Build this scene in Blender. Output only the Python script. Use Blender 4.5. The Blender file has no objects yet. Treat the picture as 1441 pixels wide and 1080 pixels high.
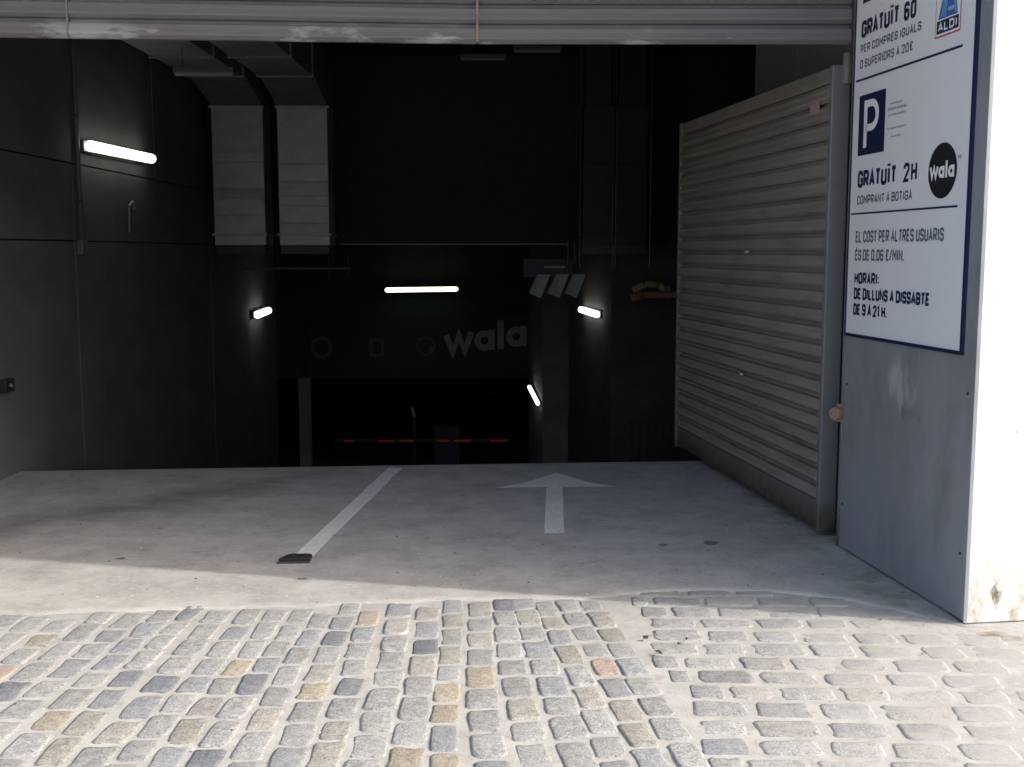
import bpy, math, random
from mathutils import Vector, noise
R = math.radians
random.seed(7)
sc = bpy.context.scene
col = sc.collection

# ---------------------------------------------------------------- camera, sky, sun, exposure
cam_d = bpy.data.cameras.new('camera'); cam = bpy.data.objects.new('camera', cam_d); col.objects.link(cam)
cam_d.sensor_width = 36.0; cam_d.lens = 1560 / 1441 * 36
cam_d.clip_start = 0.05; cam_d.clip_end = 400
cam.location = (0, 0, 1.6)
cam.rotation_euler = (R(90) - math.atan(185 / 1560), 0, 0)
sc.camera = cam

SUN_EL = 37.0
sx, sy = 0.976, -0.218                                # horizontal direction towards the sun
world = bpy.data.worlds.new('World'); sc.world = world; world.use_nodes = True
nt = world.node_tree
sky = nt.nodes.new('ShaderNodeTexSky'); sky.sky_type = 'NISHITA'; sky.sun_disc = False
sky.sun_elevation = R(SUN_EL); sky.sun_rotation = math.atan2(sx, sy)
sky.air_density = 1.0; sky.dust_density = 4.2; sky.ozone_density = 0.7
bg = nt.nodes['Background']; nt.links.new(sky.outputs[0], bg.inputs[0]); bg.inputs[1].default_value = 0.15
sd = bpy.data.lights.new('sun', 'SUN'); sd.energy = 1.35; sd.angle = R(0.8); sd.color = (1.0, 0.96, 0.90)
sun = bpy.data.objects.new('sun', sd); col.objects.link(sun)
ce = math.cos(R(SUN_EL))
sun.rotation_euler = Vector((sx * ce, sy * ce, math.sin(R(SUN_EL)))).to_track_quat('Z', 'Y').to_euler()
sc.view_settings.view_transform = 'Standard'; sc.view_settings.look = 'None'
sc.view_settings.gamma = 1; sc.view_settings.use_curve_mapping = False
sc.view_settings.exposure = 1.30

# ---------------------------------------------------------------- materials
def rgb(c): return (c[0], c[1], c[2], 1.0)
def mat(name, base, rough=0.8, metal=0.0, var=0.12, scale=6.0, bump=0.1, bscale=60.0, spec=0.4, stretch=(1, 1, 1),
        dirt=None, dirt_amt=0.0, dirt_scale=2.0, bdist=0.004):
    """base colour with broad tonal noise, fine relief and optional dirt blotches (world position based)"""
    m = bpy.data.materials.new(name); m.use_nodes = True
    n = m.node_tree; N = n.nodes; L = n.links
    b = N['Principled BSDF']
    geo = N.new('ShaderNodeNewGeometry')
    mp = N.new('ShaderNodeMapping'); mp.inputs['Scale'].default_value = stretch
    L.new(geo.outputs['Position'], mp.inputs[0])
    t = N.new('ShaderNodeTexNoise'); t.inputs['Scale'].default_value = scale; t.inputs['Detail'].default_value = 6; t.inputs['Roughness'].default_value = 0.62
    L.new(mp.outputs[0], t.inputs['Vector'])
    r = N.new('ShaderNodeValToRGB'); r.color_ramp.elements[0].position = 0.3; r.color_ramp.elements[1].position = 0.7
    r.color_ramp.elements[0].color = rgb([c * (1 - var) for c in base]); r.color_ramp.elements[1].color = rgb([min(1, c * (1 + var)) for c in base])
    L.new(t.outputs[0], r.inputs[0])
    out = r.outputs[0]
    if dirt:
        d = N.new('ShaderNodeTexNoise'); d.inputs['Scale'].default_value = dirt_scale; d.inputs['Detail'].default_value = 8; d.inputs['Roughness'].default_value = 0.7
        L.new(mp.outputs[0], d.inputs['Vector'])
        dr = N.new('ShaderNodeValToRGB'); dr.color_ramp.elements[0].position = 0.5; dr.color_ramp.elements[1].position = 0.72
        dr.color_ramp.elements[1].color = (dirt_amt,) * 3 + (1,); dr.color_ramp.elements[0].color = (0, 0, 0, 1)
        L.new(d.outputs[0], dr.inputs[0])
        mx = N.new('ShaderNodeMixRGB'); mx.inputs[2].default_value = rgb(dirt)
        L.new(dr.outputs[0], mx.inputs[0]); L.new(out, mx.inputs[1]); out = mx.outputs[0]
    L.new(out, b.inputs['Base Color'])
    b.inputs['Roughness'].default_value = rough; b.inputs['Metallic'].default_value = metal
    b.inputs['Specular IOR Level'].default_value = spec
    if bump:
        bn = N.new('ShaderNodeTexNoise'); bn.inputs['Scale'].default_value = bscale; bn.inputs['Detail'].default_value = 5
        L.new(mp.outputs[0], bn.inputs['Vector'])
        bp = N.new('ShaderNodeBump'); bp.inputs['Strength'].default_value = bump; bp.inputs['Distance'].default_value = bdist
        L.new(bn.outputs[0], bp.inputs['Height']); L.new(bp.outputs[0], b.inputs['Normal'])
    m['out'] = out.node.name
    return m
def emit(name, c, s):
    m = bpy.data.materials.new(name); m.use_nodes = True
    b = m.node_tree.nodes['Principled BSDF']; b.inputs['Base Color'].default_value = rgb((0.8, 0.8, 0.78))
    b.inputs['Emission Color'].default_value = rgb(c); b.inputs['Emission Strength'].default_value = s
    return m
def mask_mix(m, build, color):
    """mix a shaped mark into a material: build(N, L, position_xyz_sockets, pos) returns a 0..1 socket"""
    N = m.node_tree.nodes; L = m.node_tree.links; b = N['Principled BSDF']
    src = b.inputs['Base Color'].links[0].from_socket
    geo = N.new('ShaderNodeNewGeometry'); sp = N.new('ShaderNodeSeparateXYZ'); L.new(geo.outputs['Position'], sp.inputs[0])
    fac = build(N, L, sp.outputs, geo.outputs['Position'])
    mx = N.new('ShaderNodeMixRGB'); mx.inputs[2].default_value = rgb(color)
    L.new(fac, mx.inputs[0]); L.new(src, mx.inputs[1]); L.new(mx.outputs[0], b.inputs['Base Color'])
def mth(N, L, op, a, b_=None, c=None, clamp=False):
    n = N.new('ShaderNodeMath'); n.operation = op; n.use_clamp = clamp
    for i, v in enumerate((a, b_, c)):
        if v is None: continue
        if isinstance(v, (int, float)): n.inputs[i].default_value = v
        else: L.new(v, n.inputs[i])
    return n.outputs[0]
def nz(N, L, pos, scale, detail=5, stretch=None, rough=0.6):
    if stretch:
        mp = N.new('ShaderNodeMapping'); mp.inputs['Scale'].default_value = stretch; L.new(pos, mp.inputs[0]); pos = mp.outputs[0]
    t = N.new('ShaderNodeTexNoise'); t.inputs['Scale'].default_value = scale; t.inputs['Detail'].default_value = detail; t.inputs['Roughness'].default_value = rough
    L.new(pos, t.inputs['Vector']); return t.outputs[0]
def gauss(N, L, v, c, w):          # 1 at v=c falling to 0 at |v-c|=w
    return mth(N, L, 'SUBTRACT', 1.0, mth(N, L, 'DIVIDE', mth(N, L, 'ABSOLUTE', mth(N, L, 'SUBTRACT', v, c)), w), clamp=True)

M = {}
M['concrete'] = mat('driveway_concrete', (0.375, 0.360, 0.338), 0.9, var=0.20, scale=3.2, bump=0.6, bscale=110, dirt=(0.22, 0.21, 0.20), dirt_amt=0.5, dirt_scale=9)
def speck(N, L, xyz, pos):
    a = nz(N, L, pos, 42, 4, None, 0.7); return mth(N, L, 'MULTIPLY', mth(N, L, 'SUBTRACT', a, 0.60, clamp=True), 5.0, clamp=True)
mask_mix(M['concrete'], speck, (0.13, 0.125, 0.12))
def pale(N, L, xyz, pos):
    a = nz(N, L, pos, 60, 5, (0.5, 1, 1), 0.7); return mth(N, L, 'MULTIPLY', mth(N, L, 'SUBTRACT', a, 0.55, clamp=True), 4.5, clamp=True)
mask_mix(M['concrete'], pale, (0.55, 0.53, 0.49))
def crack(N, L, xyz, pos):          # hairline cracks wandering over the slab
    w = mth(N, L, 'MULTIPLY_ADD', nz(N, L, pos, 3.0, 8, None, .7), 1.1, -.55)
    a = gauss(N, L, mth(N, L, 'ADD', mth(N, L, 'MULTIPLY_ADD', xyz[0], .22, xyz[1]), w), 6.75, .009)
    b_ = gauss(N, L, mth(N, L, 'ADD', mth(N, L, 'MULTIPLY_ADD', xyz[1], .35, xyz[0]), w), 3.15, .008)
    return mth(N, L, 'MULTIPLY', mth(N, L, 'MAXIMUM', a, b_), mth(N, L, 'MULTIPLY', nz(N, L, pos, 2.5, 3), 0.9), clamp=True)
mask_mix(M['concrete'], crack, (0.10, 0.095, 0.09))
def dark_band(N, L, xyz, pos):          # darker band curving in at the left
    d = mth(N, L, 'SUBTRACT', xyz[1], mth(N, L, 'MULTIPLY_ADD', xyz[0], 0.95, 9.15))      # y - (9.15+0.95x)
    w = mth(N, L, 'MULTIPLY_ADD', nz(N, L, pos, 1.7, 4), 1.2, -0.6)
    g = gauss(N, L, mth(N, L, 'ADD', d, w), 0.0, 0.62)
    k = mth(N, L, 'MULTIPLY', g, mth(N, L, 'SUBTRACT', -0.9, xyz[0], clamp=True))
    return mth(N, L, 'MULTIPLY', k, 0.75, clamp=True)
mask_mix(M['concrete'], dark_band, (0.14, 0.135, 0.135))
def damp(N, L, xyz, pos):          # brown damp patches along the foot of the metal panel
    d = mth(N, L, 'SUBTRACT', 2.32, mth(N, L, 'MULTIPLY_ADD', xyz[1], 0.10, xyz[0]))
    g = gauss(N, L, d, 0.0, 0.26)
    return mth(N, L, 'MULTIPLY', mth(N, L, 'MULTIPLY', g, mth(N, L, 'GREATER_THAN', nz(N, L, pos, 5.5, 5), 0.53)), 0.55, clamp=True)
mask_mix(M['concrete'], damp, (0.20, 0.165, 0.12))
def streak(N, L, xyz, pos):       # faint lighter trowel patches, longer across than along
    a = nz(N, L, pos, 7, 7, (0.35, 1, 1), 0.75); return mth(N, L, 'MULTIPLY', mth(N, L, 'SUBTRACT', a, 0.50, clamp=True), 3.0, clamp=True)
mask_mix(M['concrete'], streak, (0.44, 0.42, 0.395))
def wear(N, L, xyz, pos):         # darker traffic wear
    a = nz(N, L, pos, 2.1, 8, (0.6, 1, 1), 0.72); return mth(N, L, 'MULTIPLY', mth(N, L, 'SUBTRACT', a, 0.55, clamp=True), 3.4, clamp=True)
mask_mix(M['concrete'], wear, (0.27, 0.258, 0.248))
M['mortar'] = mat('pale_mortar', (0.36, 0.353, 0.333), 0.95, var=0.14, scale=5, bump=0.6, bscale=90, dirt=(0.25, 0.24, 0.22), dirt_amt=0.9, dirt_scale=12)
def foot(N, L, xyz, pos):             # brown damp patch in the corner by the pillar foot
    g = mth(N, L, 'MULTIPLY', gauss(N, L, xyz[0], 2.03, 0.22), gauss(N, L, xyz[1], 4.50, 0.10))
    n = nz(N, L, pos, 13, 5)
    return mth(N, L, 'MULTIPLY', mth(N, L, 'SUBTRACT', mth(N, L, 'MULTIPLY', n, mth(N, L, 'POWER', g, 0.35)), 0.33, clamp=True), 5, clamp=True)
mask_mix(M['mortar'], foot, (0.19, 0.145, 0.095))
M['street'] = mat('street_paving', (0.36, 0.35, 0.33), 0.95, bump=0.3)
M['white_wall'] = mat('white_render', (0.72, 0.725, 0.71), 0.9, var=0.06, scale=4, bump=0.5, bscale=45, dirt=(0.55, 0.53, 0.47), dirt_amt=0.35, dirt_scale=3)
def base_dirt(N, L, xyz, pos):
    h = mth(N, L, 'SUBTRACT', 1.0, mth(N, L, 'DIVIDE', xyz[2], 0.42), clamp=True)
    return mth(N, L, 'MULTIPLY', mth(N, L, 'MULTIPLY', h, mth(N, L, 'SUBTRACT', nz(N, L, pos, 11, 6, (1, 1, 0.6), 0.72), 0.42, clamp=True)), 4.5, clamp=True)
mask_mix(M['white_wall'], base_dirt, (0.36, 0.31, 0.22))
def flecks(N, L, xyz, pos):
    return mth(N, L, 'MULTIPLY', mth(N, L, 'SUBTRACT', nz(N, L, pos, 17, 3), 0.70, clamp=True), 9, clamp=True)
mask_mix(M['white_wall'], flecks, (0.40, 0.37, 0.31))
def chip(N, L, xyz, pos):            # dark broken patch low on the pillar
    n = nz(N, L, pos, 22, 5, (1.6, 1, .7), 0.7)
    g = mth(N, L, 'MULTIPLY', gauss(N, L, xyz[0], 2.095, 0.04), gauss(N, L, xyz[2], 0.13, 0.12))
    return mth(N, L, 'MULTIPLY', mth(N, L, 'SUBTRACT', mth(N, L, 'MULTIPLY', n, mth(N, L, 'POWER', g, 0.3)), 0.36, clamp=True), 7, clamp=True)
mask_mix(M['white_wall'], chip, (0.17, 0.15, 0.11))
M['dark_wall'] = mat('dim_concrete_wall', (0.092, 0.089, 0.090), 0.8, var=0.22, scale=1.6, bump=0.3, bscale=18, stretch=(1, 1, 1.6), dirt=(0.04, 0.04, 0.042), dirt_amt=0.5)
def pale_foot(N, L, xyz, pos):       # paler, bluer tone low on the wall nearest the street
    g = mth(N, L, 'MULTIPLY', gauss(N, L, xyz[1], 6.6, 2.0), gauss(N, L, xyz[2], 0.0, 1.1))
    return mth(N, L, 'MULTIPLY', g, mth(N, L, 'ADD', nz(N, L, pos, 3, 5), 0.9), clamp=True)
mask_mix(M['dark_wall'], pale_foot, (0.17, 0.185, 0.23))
def blotch(N, L, xyz, pos):
    return mth(N, L, 'MULTIPLY', mth(N, L, 'SUBTRACT', nz(N, L, pos, 4.5, 8, (1, 1, .5), .75), .52, clamp=True), 3.5, clamp=True)
mask_mix(M['dark_wall'], blotch, (0.105, 0.10, 0.095))
M['joint'] = mat('dark_joint', (0.012, 0.012, 0.013), 0.9, bump=0)
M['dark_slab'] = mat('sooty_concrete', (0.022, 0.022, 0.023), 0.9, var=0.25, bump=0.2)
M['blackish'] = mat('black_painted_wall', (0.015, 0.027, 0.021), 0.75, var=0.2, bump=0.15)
M['grey_wall'] = mat('bare_grey_wall', (0.20, 0.205, 0.205), 0.85, var=0.1, bump=0.2)
M['slat'] = mat('gate_slat_paint', (0.245, 0.226, 0.205), 0.5, 0.0, var=0.12, scale=3, bump=0.12, bscale=35, dirt=(0.10, 0.09, 0.078), dirt_amt=0.65, dirt_scale=7, stretch=(1, .35, 2.2), spec=0.45)
M['stile'] = mat('gate_frame_paint', (0.19, 0.193, 0.197), 0.45, 0.1, var=0.1, bump=0.08, dirt=(0.12, 0.115, 0.10), dirt_amt=0.6, dirt_scale=6)
def foot_rust(N, L, xyz, pos):
    h = mth(N, L, 'SUBTRACT', 1.0, mth(N, L, 'DIVIDE', xyz[2], 0.22), clamp=True)
    return mth(N, L, 'MULTIPLY', mth(N, L, 'MULTIPLY', h, nz(N, L, pos, 14, 5)), 2.4, clamp=True)
mask_mix(M['stile'], foot_rust, (0.075, 0.06, 0.03))
M['shutter'] = mat('shutter_paint', (0.145, 0.141, 0.141), 0.5, 0.0, var=0.08, scale=3, bump=0.12, bscale=25, dirt=(0.10, 0.095, 0.09), dirt_amt=0.5, dirt_scale=5, stretch=(.4, 1, 2), spec=0.45)
def scrape(N, L, xyz, pos):
    n = nz(N, L, pos, 6.5, 5, (0.8, 1, 2.6), 0.65)
    zs = mth(N, L, 'SUBTRACT', 2.80, xyz[2])
    zs = mth(N, L, 'MULTIPLY', zs, 6.0, clamp=True)
    a = mth(N, L, 'ADD', gauss(N, L, xyz[0], -2.15, 0.45), mth(N, L, 'ADD', mth(N, L, 'MULTIPLY', gauss(N, L, xyz[0], -1.0, 0.4), 0.62),
            mth(N, L, 'ADD', mth(N, L, 'MULTIPLY', gauss(N, L, xyz[0], -0.4, 0.3), 0.7), mth(N, L, 'MULTIPLY', gauss(N, L, xyz[0], 0.65, 0.3), 0.45))))
    k = mth(N, L, 'ADD', mth(N, L, 'MULTIPLY', a, 0.34), n)
    return mth(N, L, 'MULTIPLY', mth(N, L, 'MULTIPLY', mth(N, L, 'SUBTRACT', k, 0.66, clamp=True), 9.0, clamp=True), zs, clamp=True)
mask_mix(M['shutter'], scrape, (0.42, 0.435, 0.46))
M['clad'] = mat('bluish_grey_steel', (0.31, 0.325, 0.358), 0.38, 0.25, var=0.07, scale=2.2, bump=0.5, bscale=2.6, bdist=0.02, stretch=(1, 1, .45), dirt=(0.20, 0.205, 0.21), dirt_amt=0.6, dirt_scale=4)
def scuffs(N, L, xyz, pos):        # bare scraped patches below the sign
    n = nz(N, L, pos, 9, 5, (1, 1.3, .55), 0.6)
    g = mth(N, L, 'MULTIPLY', gauss(N, L, xyz[1], 5.28, 0.30), gauss(N, L, xyz[2], 0.98, 0.22))
    return mth(N, L, 'MULTIPLY', mth(N, L, 'SUBTRACT', mth(N, L, 'MULTIPLY', n, mth(N, L, 'POWER', g, 0.3)), 0.40, clamp=True), 6, clamp=True)
mask_mix(M['clad'], scuffs, (0.52, 0.52, 0.51))
def grub(N, L, xyz, pos):
    n = nz(N, L, pos, 10, 5, (1, 1.6, .5), 0.65)
    g = mth(N, L, 'MULTIPLY', gauss(N, L, xyz[1], 5.25, 0.35), gauss(N, L, xyz[2], 0.84, 0.10))
    return mth(N, L, 'MULTIPLY', mth(N, L, 'SUBTRACT', mth(N, L, 'MULTIPLY', n, mth(N, L, 'POWER', g, 0.4)), 0.41, clamp=True), 5.0, clamp=True)
mask_mix(M['clad'], grub, (0.13, 0.13, 0.135))
M['galv'] = mat('galvanised_sheet', (0.32, 0.355, 0.37), 0.45, 0.35, var=0.14, scale=5, bump=0.05, bscale=7, stretch=(1, 1, 1.5))
M['galv_shaded'] = mat('shaded_galvanised_sheet', (0.15, 0.16, 0.165), 0.6, 0.2, var=0.2, scale=5, bump=0.05, bscale=7)  # darker copy of the duct sheet, shade of the upper bends painted in
M['galv_dark'] = mat('dull_galvanised_sheet', (0.022, 0.026, 0.038), 0.5, 0.4, var=0.12, scale=4, bump=0.1)
M['steel'] = mat('bare_steel', (0.09, 0.09, 0.088), 0.4, 0.7, bump=0)
M['black_steel'] = mat('black_steel', (0.018, 0.018, 0.02), 0.42, 0.0, bump=0.1)
M['pvc'] = mat('grey_conduit', (0.085, 0.085, 0.09), 0.5, bump=0)
M['rust'] = mat('rusty_steel', (0.30, 0.19, 0.14), 0.8, 0.1, var=0.3, scale=30, bump=0.6, bscale=120)
M['paint'] = mat('worn_road_paint', (0.72, 0.705, 0.68), 0.75, var=0.06, bump=0.4, bscale=110)
def worn(N, L, xyz, pos):
    a = nz(N, L, pos, 30, 8, None, 0.85); return mth(N, L, 'MULTIPLY', mth(N, L, 'SUBTRACT', a, 0.525, clamp=True), 6.5, clamp=True)
mask_mix(M['paint'], worn, (0.34, 0.325, 0.30))
M['ghost'] = mat('faded_road_paint', (0.36, 0.342, 0.32), 0.85, var=0.10, scale=25, bump=0.4, bscale=110)
M['sign_white'] = mat('sign_face', (0.74, 0.755, 0.79), 0.35, var=0.015, bump=0)
M['navy'] = mat('navy_print', (0.010, 0.016, 0.058), 0.4, var=0.04, bump=0)
M['greytext'] = mat('grey_print', (0.11, 0.12, 0.16), 0.5, var=0.04, bump=0)
M['palegrey'] = mat('pale_grey_print', (0.30, 0.33, 0.38), 0.5, var=0.04, bump=0)
M['black_print'] = mat('black_print', (0.012, 0.013, 0.015), 0.5, var=0.04, bump=0)
M['white_print'] = mat('white_print', (0.78, 0.79, 0.80), 0.45, var=0.02, bump=0)
M['blue_print'] = mat('mid_blue_print', (0.05, 0.13, 0.42), 0.45, var=0.04, bump=0)
M['lightblue_print'] = mat('light_blue_print', (0.25, 0.48, 0.72), 0.45, var=0.04, bump=0)
M['red_print'] = mat('red_print', (0.45, 0.07, 0.05), 0.45, var=0.04, bump=0)
M['banner'] = mat('dark_banner', (0.012, 0.013, 0.016), 0.7, var=0.1, bump=0)
M['banner_dim'] = mat('dim_banner_print', (0.06, 0.06, 0.06), 0.7, var=0.05, bump=0)
M['banner_print'] = mat('grey_banner_print', (0.20, 0.20, 0.19), 0.7, var=0.05, bump=0)
M['reflect_red'] = mat('red_reflective_tape', (0.55, 0.05, 0.02), 0.4, var=0.1, bump=0)
M['cab_blue'] = mat('dark_blue_cabinet', (0.012, 0.014, 0.022), 0.45, var=0.05, bump=0)
M['wood'] = mat('brown_board', (0.05, 0.032, 0.018), 0.8, var=0.2, scale=12, bump=0.2)
M['insul'] = mat('yellow_pipe_lagging', (0.34, 0.33, 0.16), 0.6, var=0.2, scale=14, bump=0.2)
M['leafm'] = mat('dry_leaf_brown', (0.055, 0.035, 0.018), 0.8, var=0.3, scale=60, bump=0.2)
M['grit'] = mat('grit', (0.12, 0.115, 0.11), 0.9, bump=0)
M['grit_pale'] = mat('pale_grit', (0.6, 0.59, 0.56), 0.9, bump=0)
M['tube'] = emit('lit_tube', (1.0, 0.97, 0.86), 1.9)
M['tube_g'] = emit('greenish_lit_tube', (0.93, 1.0, 0.66), 1.5)
M['tube_off'] = mat('unlit_diffuser', (0.20, 0.20, 0.185), 0.4, var=0.02, bump=0)

def stone_mat(name, attr):
    m = bpy.data.materials.new(name); m.use_nodes = True
    N = m.node_tree.nodes; L = m.node_tree.links; b = N['Principled BSDF']
    if attr: a = N.new('ShaderNodeAttribute'); a.attribute_name = 'stone_colour'; c = a.outputs['Color']
    else: c = N.new('ShaderNodeObjectInfo').outputs['Color']
    geo = N.new('ShaderNodeNewGeometry'); pos = geo.outputs['Position']
    g1 = nz(N, L, pos, 130, 4, None, 0.75); g2 = nz(N, L, pos, 26, 6, None, 0.7)
    k = mth(N, L, 'ADD', mth(N, L, 'MULTIPLY', g1, 2.6), mth(N, L, 'MULTIPLY', g2, 1.3))
    k = mth(N, L, 'MAXIMUM', mth(N, L, 'SUBTRACT', k, 1.02), 0.25)
    mu = N.new('ShaderNodeMixRGB'); mu.blend_type = 'MULTIPLY'; mu.inputs[0].default_value = 1
    cb = N.new('ShaderNodeCombineXYZ'); [L.new(k, cb.inputs[i]) for i in range(3)]
    L.new(c, mu.inputs[1]); L.new(cb.outputs[0], mu.inputs[2])
    # cement film smeared over the stones, thicker at the right and by the driveway edge
    sp = N.new('ShaderNodeSeparateXYZ'); L.new(pos, sp.inputs[0])
    f = nz(N, L, pos, 9, 6, None, 0.7)
    rt = mth(N, L, 'MULTIPLY', mth(N, L, 'SUBTRACT', sp.outputs[0], 0.85, clamp=False), 0.42, clamp=True)
    fr = mth(N, L, 'MULTIPLY', mth(N, L, 'SUBTRACT', sp.outputs[1], 4.45), 0.16, clamp=True)
    fm = mth(N, L, 'ADD', f, mth(N, L, 'ADD', rt, fr))
    fm = mth(N, L, 'MULTIPLY', mth(N, L, 'SUBTRACT', fm, 0.53, clamp=True), 3.6, clamp=True)
    fm = mth(N, L, 'MULTIPLY', fm, 0.85)
    mx = N.new('ShaderNodeMixRGB'); mx.inputs[2].default_value = rgb((0.35, 0.345, 0.325)); L.new(fm, mx.inputs[0]); L.new(mu.outputs[0], mx.inputs[1])
    L.new(mx.outputs[0], b.inputs['Base Color']); b.inputs['Roughness'].default_value = 0.8
    bp = N.new('ShaderNodeBump'); bp.inputs['Strength'].default_value = 0.8; bp.inputs['Distance'].default_value = 0.005
    L.new(mth(N, L, 'ADD', g1, mth(N, L, 'MULTIPLY', g2, 1.4)), bp.inputs['Height']); L.new(bp.outputs[0], b.inputs['Normal'])
    return m
M['stone'] = stone_mat('granite_sett', False); M['stone_bulk'] = stone_mat('granite_sett_bulk', True)

# ---------------------------------------------------------------- builders
P0 = Vector((1.772, 5.895)); A = P0 + (Vector((1.949, 4.613)) - P0).normalized() * 1.262
def me(name, v, f, m, smooth=False):
    d = bpy.data.meshes.new(name); d.from_pydata([tuple(p) for p in v], [], f); d.update()
    if m: d.materials.append(m)
    if smooth: d.polygons.foreach_set('use_smooth', [True] * len(d.polygons))
    return d
class MB:
    def __init__(s): s.v = []; s.f = []
    def add(s, v, f): n = len(s.v); s.v += [tuple(p) for p in v]; s.f += [tuple(i + n for i in q) for q in f]; return s
    def box(s, x0, x1, y0, y1, z0, z1):
        return s.add([(x, y, z) for z in (z0, z1) for x, y in ((x0, y0), (x1, y0), (x1, y1), (x0, y1))],
                     [(3, 2, 1, 0), (4, 5, 6, 7), (0, 1, 5, 4), (1, 2, 6, 5), (2, 3, 7, 6), (3, 0, 4, 7)])
    def wall(s, p, q, t, z0, z1):       # plan segment p->q, thickness t towards the left of p->q
        p = Vector(p[:2]); q = Vector(q[:2]); d = (q - p).normalized(); n = Vector((-d.y, d.x)) * t
        pts = [p, q, q + n, p + n]
        if t < 0: pts = pts[::-1]
        return s.add([(a.x, a.y, z) for z in (z0, z1) for a in pts], [(3, 2, 1, 0), (4, 5, 6, 7), (0, 1, 5, 4), (1, 2, 6, 5), (2, 3, 7, 6), (3, 0, 4, 7)])
    def bar(s, a, b, r, n=10, r2=None):
        a = Vector(a); b = Vector(b); r2 = r if r2 is None else r2
        d = (b - a).normalized(); u = d.orthogonal().normalized(); w = d.cross(u)
        V = []
        for c, rr in ((a, r), (b, r2)):
            for i in range(n):
                t = 2 * math.pi * i / n; V.append(c + u * rr * math.cos(t) + w * rr * math.sin(t))
        F = [(i, (i + 1) % n, n + (i + 1) % n, n + i) for i in range(n)] + [tuple(range(n - 1, -1, -1)), tuple(range(n, 2 * n))]
        return s.add(V, F)
    def prism(s, pts, z0, z1):          # counter-clockwise plan polygon
        n = len(pts)
        return s.add([(x, y, z0) for x, y in pts] + [(x, y, z1) for x, y in pts],
                     [tuple(range(n - 1, -1, -1)), tuple(range(n, 2 * n))] + [(i, (i + 1) % n, n + (i + 1) % n, n + i) for i in range(n)])
def tag(o, label=None, cat=None, group=None, kind=None):
    if label: o['label'] = label
    if cat: o['category'] = cat
    if group: o['group'] = group
    if kind: o['kind'] = kind
    return o
def root(name, loc, label, cat, group=None, rz=0):
    o = bpy.data.objects.new(name, None); col.objects.link(o); o.location = loc; o.rotation_euler = (0, 0, rz); o.empty_display_size = 0.1
    return tag(o, label, cat, group)
def part(name, b, m, parent=None, bevel=0, smooth=False, world_co=True, label=None):
    """one mesh object; vertices given in world coordinates unless world_co is False"""
    v = b.v
    if parent is not None and world_co:
        o_ = Vector((0, 0, 0)); p = parent
        while p: o_ += Vector(p.location); p = p.parent
        v = [Vector(x) - o_ for x in v]
    d = me(name, v, b.f, m, smooth)
    o = bpy.data.objects.new(name, d); col.objects.link(o)
    if parent is not None: o.parent = parent
    if bevel:
        md = o.modifiers.new('bevel', 'BEVEL'); md.width = bevel; md.segments = 2; md.limit_method = 'ANGLE'; md.angle_limit = R(40)
    if label: o['label'] = label
    return o
def solid(name, b, m, label=None, cat=None, group=None, kind=None, **k):
    """single-mesh top-level object with its origin at its base centre"""
    xs = [p[0] for p in b.v]; ys = [p[1] for p in b.v]; zs = [p[2] for p in b.v]
    c = Vector(((min(xs) + max(xs)) / 2, (min(ys) + max(ys)) / 2, min(zs)))
    b2 = MB(); b2.v = [tuple(Vector(p) - c) for p in b.v]; b2.f = b.f
    o = part(name, b2, m, **k); o.location = c
    return tag(o, label, cat, group, kind)

T = (A - P0).normalized()                       # along the reveal, from inside towards the street
NRM = Vector((T.y, -T.x)); NRM = NRM if NRM.x < 0 else -NRM   # out of the reveal, towards the driveway
U = -NRM                                        # along the facade to the right
V_ = -T                                         # into the building
def fac(u, v): p = A + U * u + V_ * v; return (p.x, p.y)

# ================================================================= GROUND
b = MB(); b.add([(-60, -60, -.03), (60, -60, -.03), (60, 4.613 + 58.05 * .1382, -.03), (fac(0, 0)[0], 4.613, -.03), (-60, 4.613 - 61.95 * .1382, -.03)], [(0, 1, 2, 3, 4)])
o = part('street', b, M['street']); tag(o, kind='structure')

def apron_edge(x):                                # ragged line where the setts meet the concrete
    pts = [(-6, 4.35), (-2.27, 4.76), (-1.2, 4.86), (-.23, 4.975), (.35, 5.0), (.52, 5.06), (.9, 5.12), (1.25, 5.10), (1.55, 4.98), (1.75, 4.8), (1.95, 4.6), (6, 4.6)]
    for (a, ya), (c, yc) in zip(pts, pts[1:]):
        if a <= x <= c: y = ya + (yc - ya) * (x - a) / (c - a); break
    return y + .022 * noise.noise(Vector((x * 5, 3, 0))) + .012 * noise.noise(Vector((x * 17, 7, 0)))
def crest(x): return 8.0 + (x + 3.5) * .080
b = MB()
# bed of mortar below the setts
xs = [-6 + 12.0 * i / 48 for i in range(49)]
def front_limit(x): return A.y + (x - A.x) * .1382 + .12 if x > 1.90 or x < -3.9 else apron_edge(x) + .06
for i, x in enumerate(xs):
    b.v += [(x, -1.5, -.0032), (x, front_limit(x), -.0032)]
b.f = [(2 * i, 2 * i + 2, 2 * i + 3, 2 * i + 1) for i in range(48)]
pave = part('cobbled_pavement', b, M['mortar']); tag(pave, kind='structure')

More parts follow.
